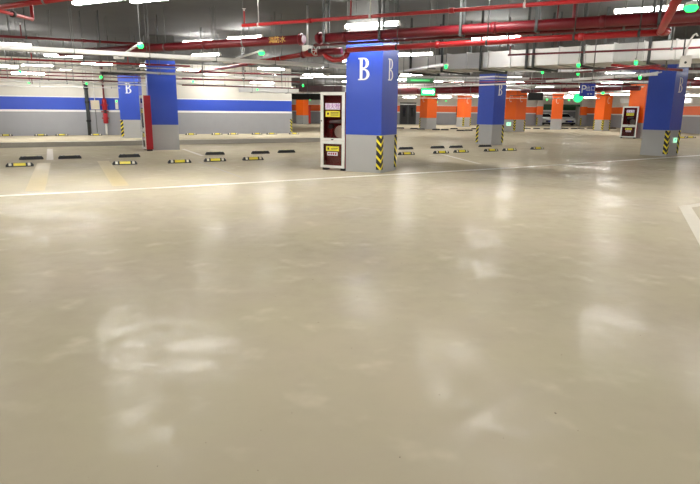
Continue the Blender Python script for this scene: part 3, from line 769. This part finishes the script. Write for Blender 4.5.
# ------------------------------------------------------------------ hanging signs
def sign(name, label, p, rz, W, Hh, m, border=MDARK):
    t = thing(name, label, 'sign', p, rz)
    MB().box(-W / 2, W / 2, -.05, .05, -Hh / 2, Hh / 2).build('sign_case', border, t)
    f = MB().box(-W / 2 + .03, W / 2 - .03, -.058, -.05, -Hh / 2 + .03, Hh / 2 - .03).build('sign_face', m, t)
    for s_ in (-1, 1): MB().sweep([(s_ * W * .35, 0, Hh / 2), (s_ * W * .35, 0, HT - p.z)], .01, 6).build('hanger_rod', MSTEEL, t)
    return t, f
t, f = sign('exit_sign', 'green lit exit sign hanging before the orange column', G(428, 92, 2.62), 0, .78, .40, MGREENS, MDGREEN)
q = MB(); rect(q, -.28, .24, -.06, .07, -.061); q.quad((.24, -.061, -.12), (.34, -.061, .0), (.24, -.061, .13)); q.build('exit_arrow', MWGLOW, f)
t, f = sign('parking_sign', 'blue hanging parking sign with white lettering', G(587.3, 90, 2.75), .15, .78, .62, MSIGNB, MSIGNB)
link('sign_text', text_mesh('P', .56, MWHITE, 'sign_text'), f, (-.24, -.062, .02))
link('sign_text', text_mesh('出口', .27, MWHITE, 'sign_text'), f, (.13, -.062, .06))
q = MB(); [rect(q, x, x + .10, -.22, -.17, -.062) for x in (-.02, .14)]; q.build('small_print', MWHITE, f)
sign('sign_board', 'black hanging sign board seen from behind', G(535.5, 96.5, 2.5), 0, .85, .42, MBLACK, MBLACK)
t, f = sign('direction_sign', 'green strip sign hanging behind the B column', G(420, 80.5, 2.85), .1, 1.1, .20, MDGREEN, MDGREEN)
q = MB(); rect(q, -.4, .4, -.03, .03, -.061); q.build('strip_print', mat('sign_green', (.05, .45, .12), .5), f)

# white junction box with curved cable by the right column
p = G(685.5, 61.5, 2.58)
t = thing('junction_box', 'white junction box hanging on a curved cable over the right column', 'box', p, -.45)
MB().box(-.095, .095, -.04, .04, -.10, .10).build('box_body', MCABW, t)
MB().sweep([(0, -.045, -.02), (0, -.04, -.02)], .022, 10).build('sensor_eye', MDARK, t)
MB().sweep([(-.02, 0, .10), (-.01, 0, .22), (.03, 0, .36), (.07, 0, .45), (.11, 0, .48), (.14, 0, .44)], .018, 8).build('cable', MWHITE, t)
MB().sweep([(-.05, .02, .10), (-.05, .02, HT - p.z)], .012, 6).build('hanger_rod', MDARK, t)

# ------------------------------------------------------------------ fittings on the striped wall
def on_wall(px, z, off=0.0):
    """point on the left wall face for a photo column, at height z"""
    d = FW + RT * ((px - 350) / F) + UPV * ((242 - 112) / F); n = Vector((-wd.y, wd.x, 0))
    tt = WA.dot(n) / (d.x * n.x + d.y * n.y)
    q = Vector((d.x * tt, d.y * tt, 0)) - n * off; q.z = z; return q
p = on_wall(87.8, 0, .17)
t = thing('drain_pipe', 'black vertical drain pipe on the blue-striped wall', 'pipe', p, WLrz)
MB().sweep([(0, 0, .0), (0, 0, 3.1)], .10, 12).build('pipe_tube', MDARK, t)
for z in (.8, 1.9, 2.7): MB().sweep([(0, 0, z), (0, 0, z + .12)], .13, 12).build('pipe_collar', MBLACK, t)
p = on_wall(95.6, 1.45, .0)
t = thing('wall_box', 'beige electrical box on the blue stripe', 'box', p, WLrz)
MB().box(-.24, .24, -.16, -.013, .08, .62).build('box_body', mat('beige_box', (.62, .56, .42), .5), t)
MB().box(-.21, .21, -.17, -.16, .11, .59).build('box_door', MATS['beige_box'], t)
MB().sweep([(0, -.06, .62), (0, -.06, HT - 1.45)], .02, 8).build('conduit', MTRAY, t)
MB().sweep([(0, -.06, .08), (0, -.06, -1.3)], .015, 8).build('conduit', MDARK, t)
p = on_wall(104.8, 0, .2)
t = thing('alarm_valve', 'red riser with stacked valves on the striped wall', 'valve', p, WLrz)
MB().sweep([(0, 0, 0), (0, 0, .7)], .06, 10).build('riser_foot', MCABW, t)
MB().sweep([(0, 0, .7), (0, 0, .72), (0, 0, 1.3), (0, 0, 1.32)], [.08, .14, .14, .08], 12).build('valve_body', MCABR, t)
MB().sweep([(0, 0, 1.32), (0, 0, 1.5)], .10, 10).build('valve_neck', MDARK, t)
MB().sweep([(0, 0, 1.5), (0, 0, 1.52), (0, 0, 2.1), (0, 0, 2.2)], [.08, .15, .13, .06], 12).build('valve_body', MCABR, t)
MB().sweep([(0, 0, 2.2), (0, 0, HT)], .05, 10).build('riser_pipe', MRED, t)
for z in (1.02, 1.4, 1.8): MB().sweep([(-.22, -.05, z), (.2, -.05, z)], .035, 8).build('valve_arm', MREDB, t)
p = on_wall(117.2, 1.75, 0)
t = thing('wall_sensor', 'slim white wall sensor with green light near the B column', 'sensor', p, WLrz)
MB().box(-.08, .08, -.09, -.013, -.20, .38).build('sensor_case', MCABW, t)
MB().box(-.05, .05, -.095, -.09, .24, .32).build('sensor_light', MGREEN, t)
# hazard strips on wall ends
we = on_wall(291.2, 0, 0)
g = link('corner_guard', GUARD, wall_left, ((WB - (WA - wd * 34)).length, -.014, 0), math.pi / 2)
# ------------------------------------------------------------------ fittings on the far wall
dj = struct(MB().box(-1.0, 1.0, -.05, -.005, 0, 2.6).build('door_1', MDARK, None, (6.9, 72.2, 0), .0175), 'dark double door in the far wall')
for x in (-.85, .1):
    l_ = MB().box(x, x + .75, -.09, -.05, .05, 2.3).build('door_leaf', MBLACK, dj)
    MB().box(x + .2, x + .55, -.10, -.09, .9, 2.0).build('door_glass', MCARG, l_)
MB().box(-1.05, 1.05, -.10, -.05, 2.35, 2.45).build('door_frame', MSTEEL, dj)
p = Vector((13.1, 72.4, 0))
t = thing('wall_cabinet', 'black wall box with white lower front on the far wall', 'cabinet', p, .0175)
MB().box(-.28, .28, -.3, -.02, 1.15, 2.2).build('upper_box', MBLACK, t)
MB().box(-.26, .26, -.3, -.02, .25, 1.05).build('lower_box', MBLACK, t)
MB().box(-.12, .12, -.33, -.3, .40, .72).build('white_panel', MWHITE, t)
MB().box(-.04, .04, -.1, -.02, 1.05, 1.15).build('bracket', MDARK, t)
# wall piers with hazard corners at the alcove and in the wall
for x, y, lb in ((22.9, 72.4, 'grey wall pier with orange band left of the car alcove'), (28.2, 72.3, 'grey wall pier with orange band right of the car alcove')):
    t = thing('wall_pier', lb, 'pier', (x, y - .5, 0), .0)
    MB().box(-.35, .35, 0, .5, 0, 1.3).build('pier_foot', MGREY, t); MB().box(-.352, .352, -.002, .5, 1.3, 2.3).build('pier_band', MORANGE, t)
    MB().box(-.35, .35, 0, .5, 2.3, CEIL).build('pier_top', MWALL, t)
    link('corner_guard', GUARD, t, (-.35, 0, 0), 0)

# ------------------------------------------------------------------ white cars in the alcove
def car(loc, rz, label, paint):
    t = thing('car', label, 'car', loc, rz)
    # side profile (y along the car, nose at -y), lofted with tapered roof
    prof = [(-2.1, .35), (-2.15, .62), (-2.05, .82), (-1.1, .98), (-.45, 1.42), (.2, 1.50), (1.2, 1.44), (1.95, 1.05), (2.1, .85), (2.12, .4)]
    mb = MB(); n = len(prof)
    for sx in (-1, 1):
        for y, z in prof: mb.v.append((sx * (.88 if z < 1.1 else .66), y, z))
    mb.face(list(range(n))[::-1]); mb.face(list(range(n, 2 * n)))
    for k in range(n):
        k2 = (k + 1) % n; mb.face([k, k2, n + k2, n + k])
    mb.build('car_body', paint, t)
    MB().quad((-.74, -1.06, 1.03), (.74, -1.06, 1.03), (.60, -.50, 1.41), (-.60, -.50, 1.41)).build('windscreen', MCARG, t)
    MB().box(-.55, .55, -2.17, -2.08, .42, .62).build('grille', MBLACK, t)
    MB().box(-.80, .80, -2.14, -2.0, .18, .36).build('bumper', MBLACK, t)
    MB().box(-.26, .26, -2.19, -2.15, .46, .58).build('number_plate', MSIGNB, t)
    for s_ in (-1, 1):
        MB().box(s_ * .70 - .15, s_ * .70 + .15, -2.13, -2.0, .64, .78).build('headlight', MSTEEL, t)
        MB().quad((s_ * .895, -.9, 1.0), (s_ * .895, 1.4, 1.0), (s_ * .70, 1.1, 1.38), (s_ * .70, -.4, 1.38)).build('side_window', MCARG, t)
        MB().box(s_ * .98 - .09, s_ * .98 + .09, -.85, -.70, .98, 1.12).build('door_mirror', paint, t)
        for y in (-1.3, 1.3):
            wv = MB().sweep([(s_ * .70, y, .32), (s_ * .90, y, .32)], .32, 18).build('wheel', MBLACK, t)
            MB().sweep([(s_ * .90, y, .32), (s_ * .91, y, .32)], .19, 12).build('rim', MSTEEL, wv)
car((24.5, 75.8, 0), .15, 'white car in the alcove left of the orange column', MCARW)
car((27.0, 76.0, 0), .15, 'white car in the alcove right of the orange column', MCARW)
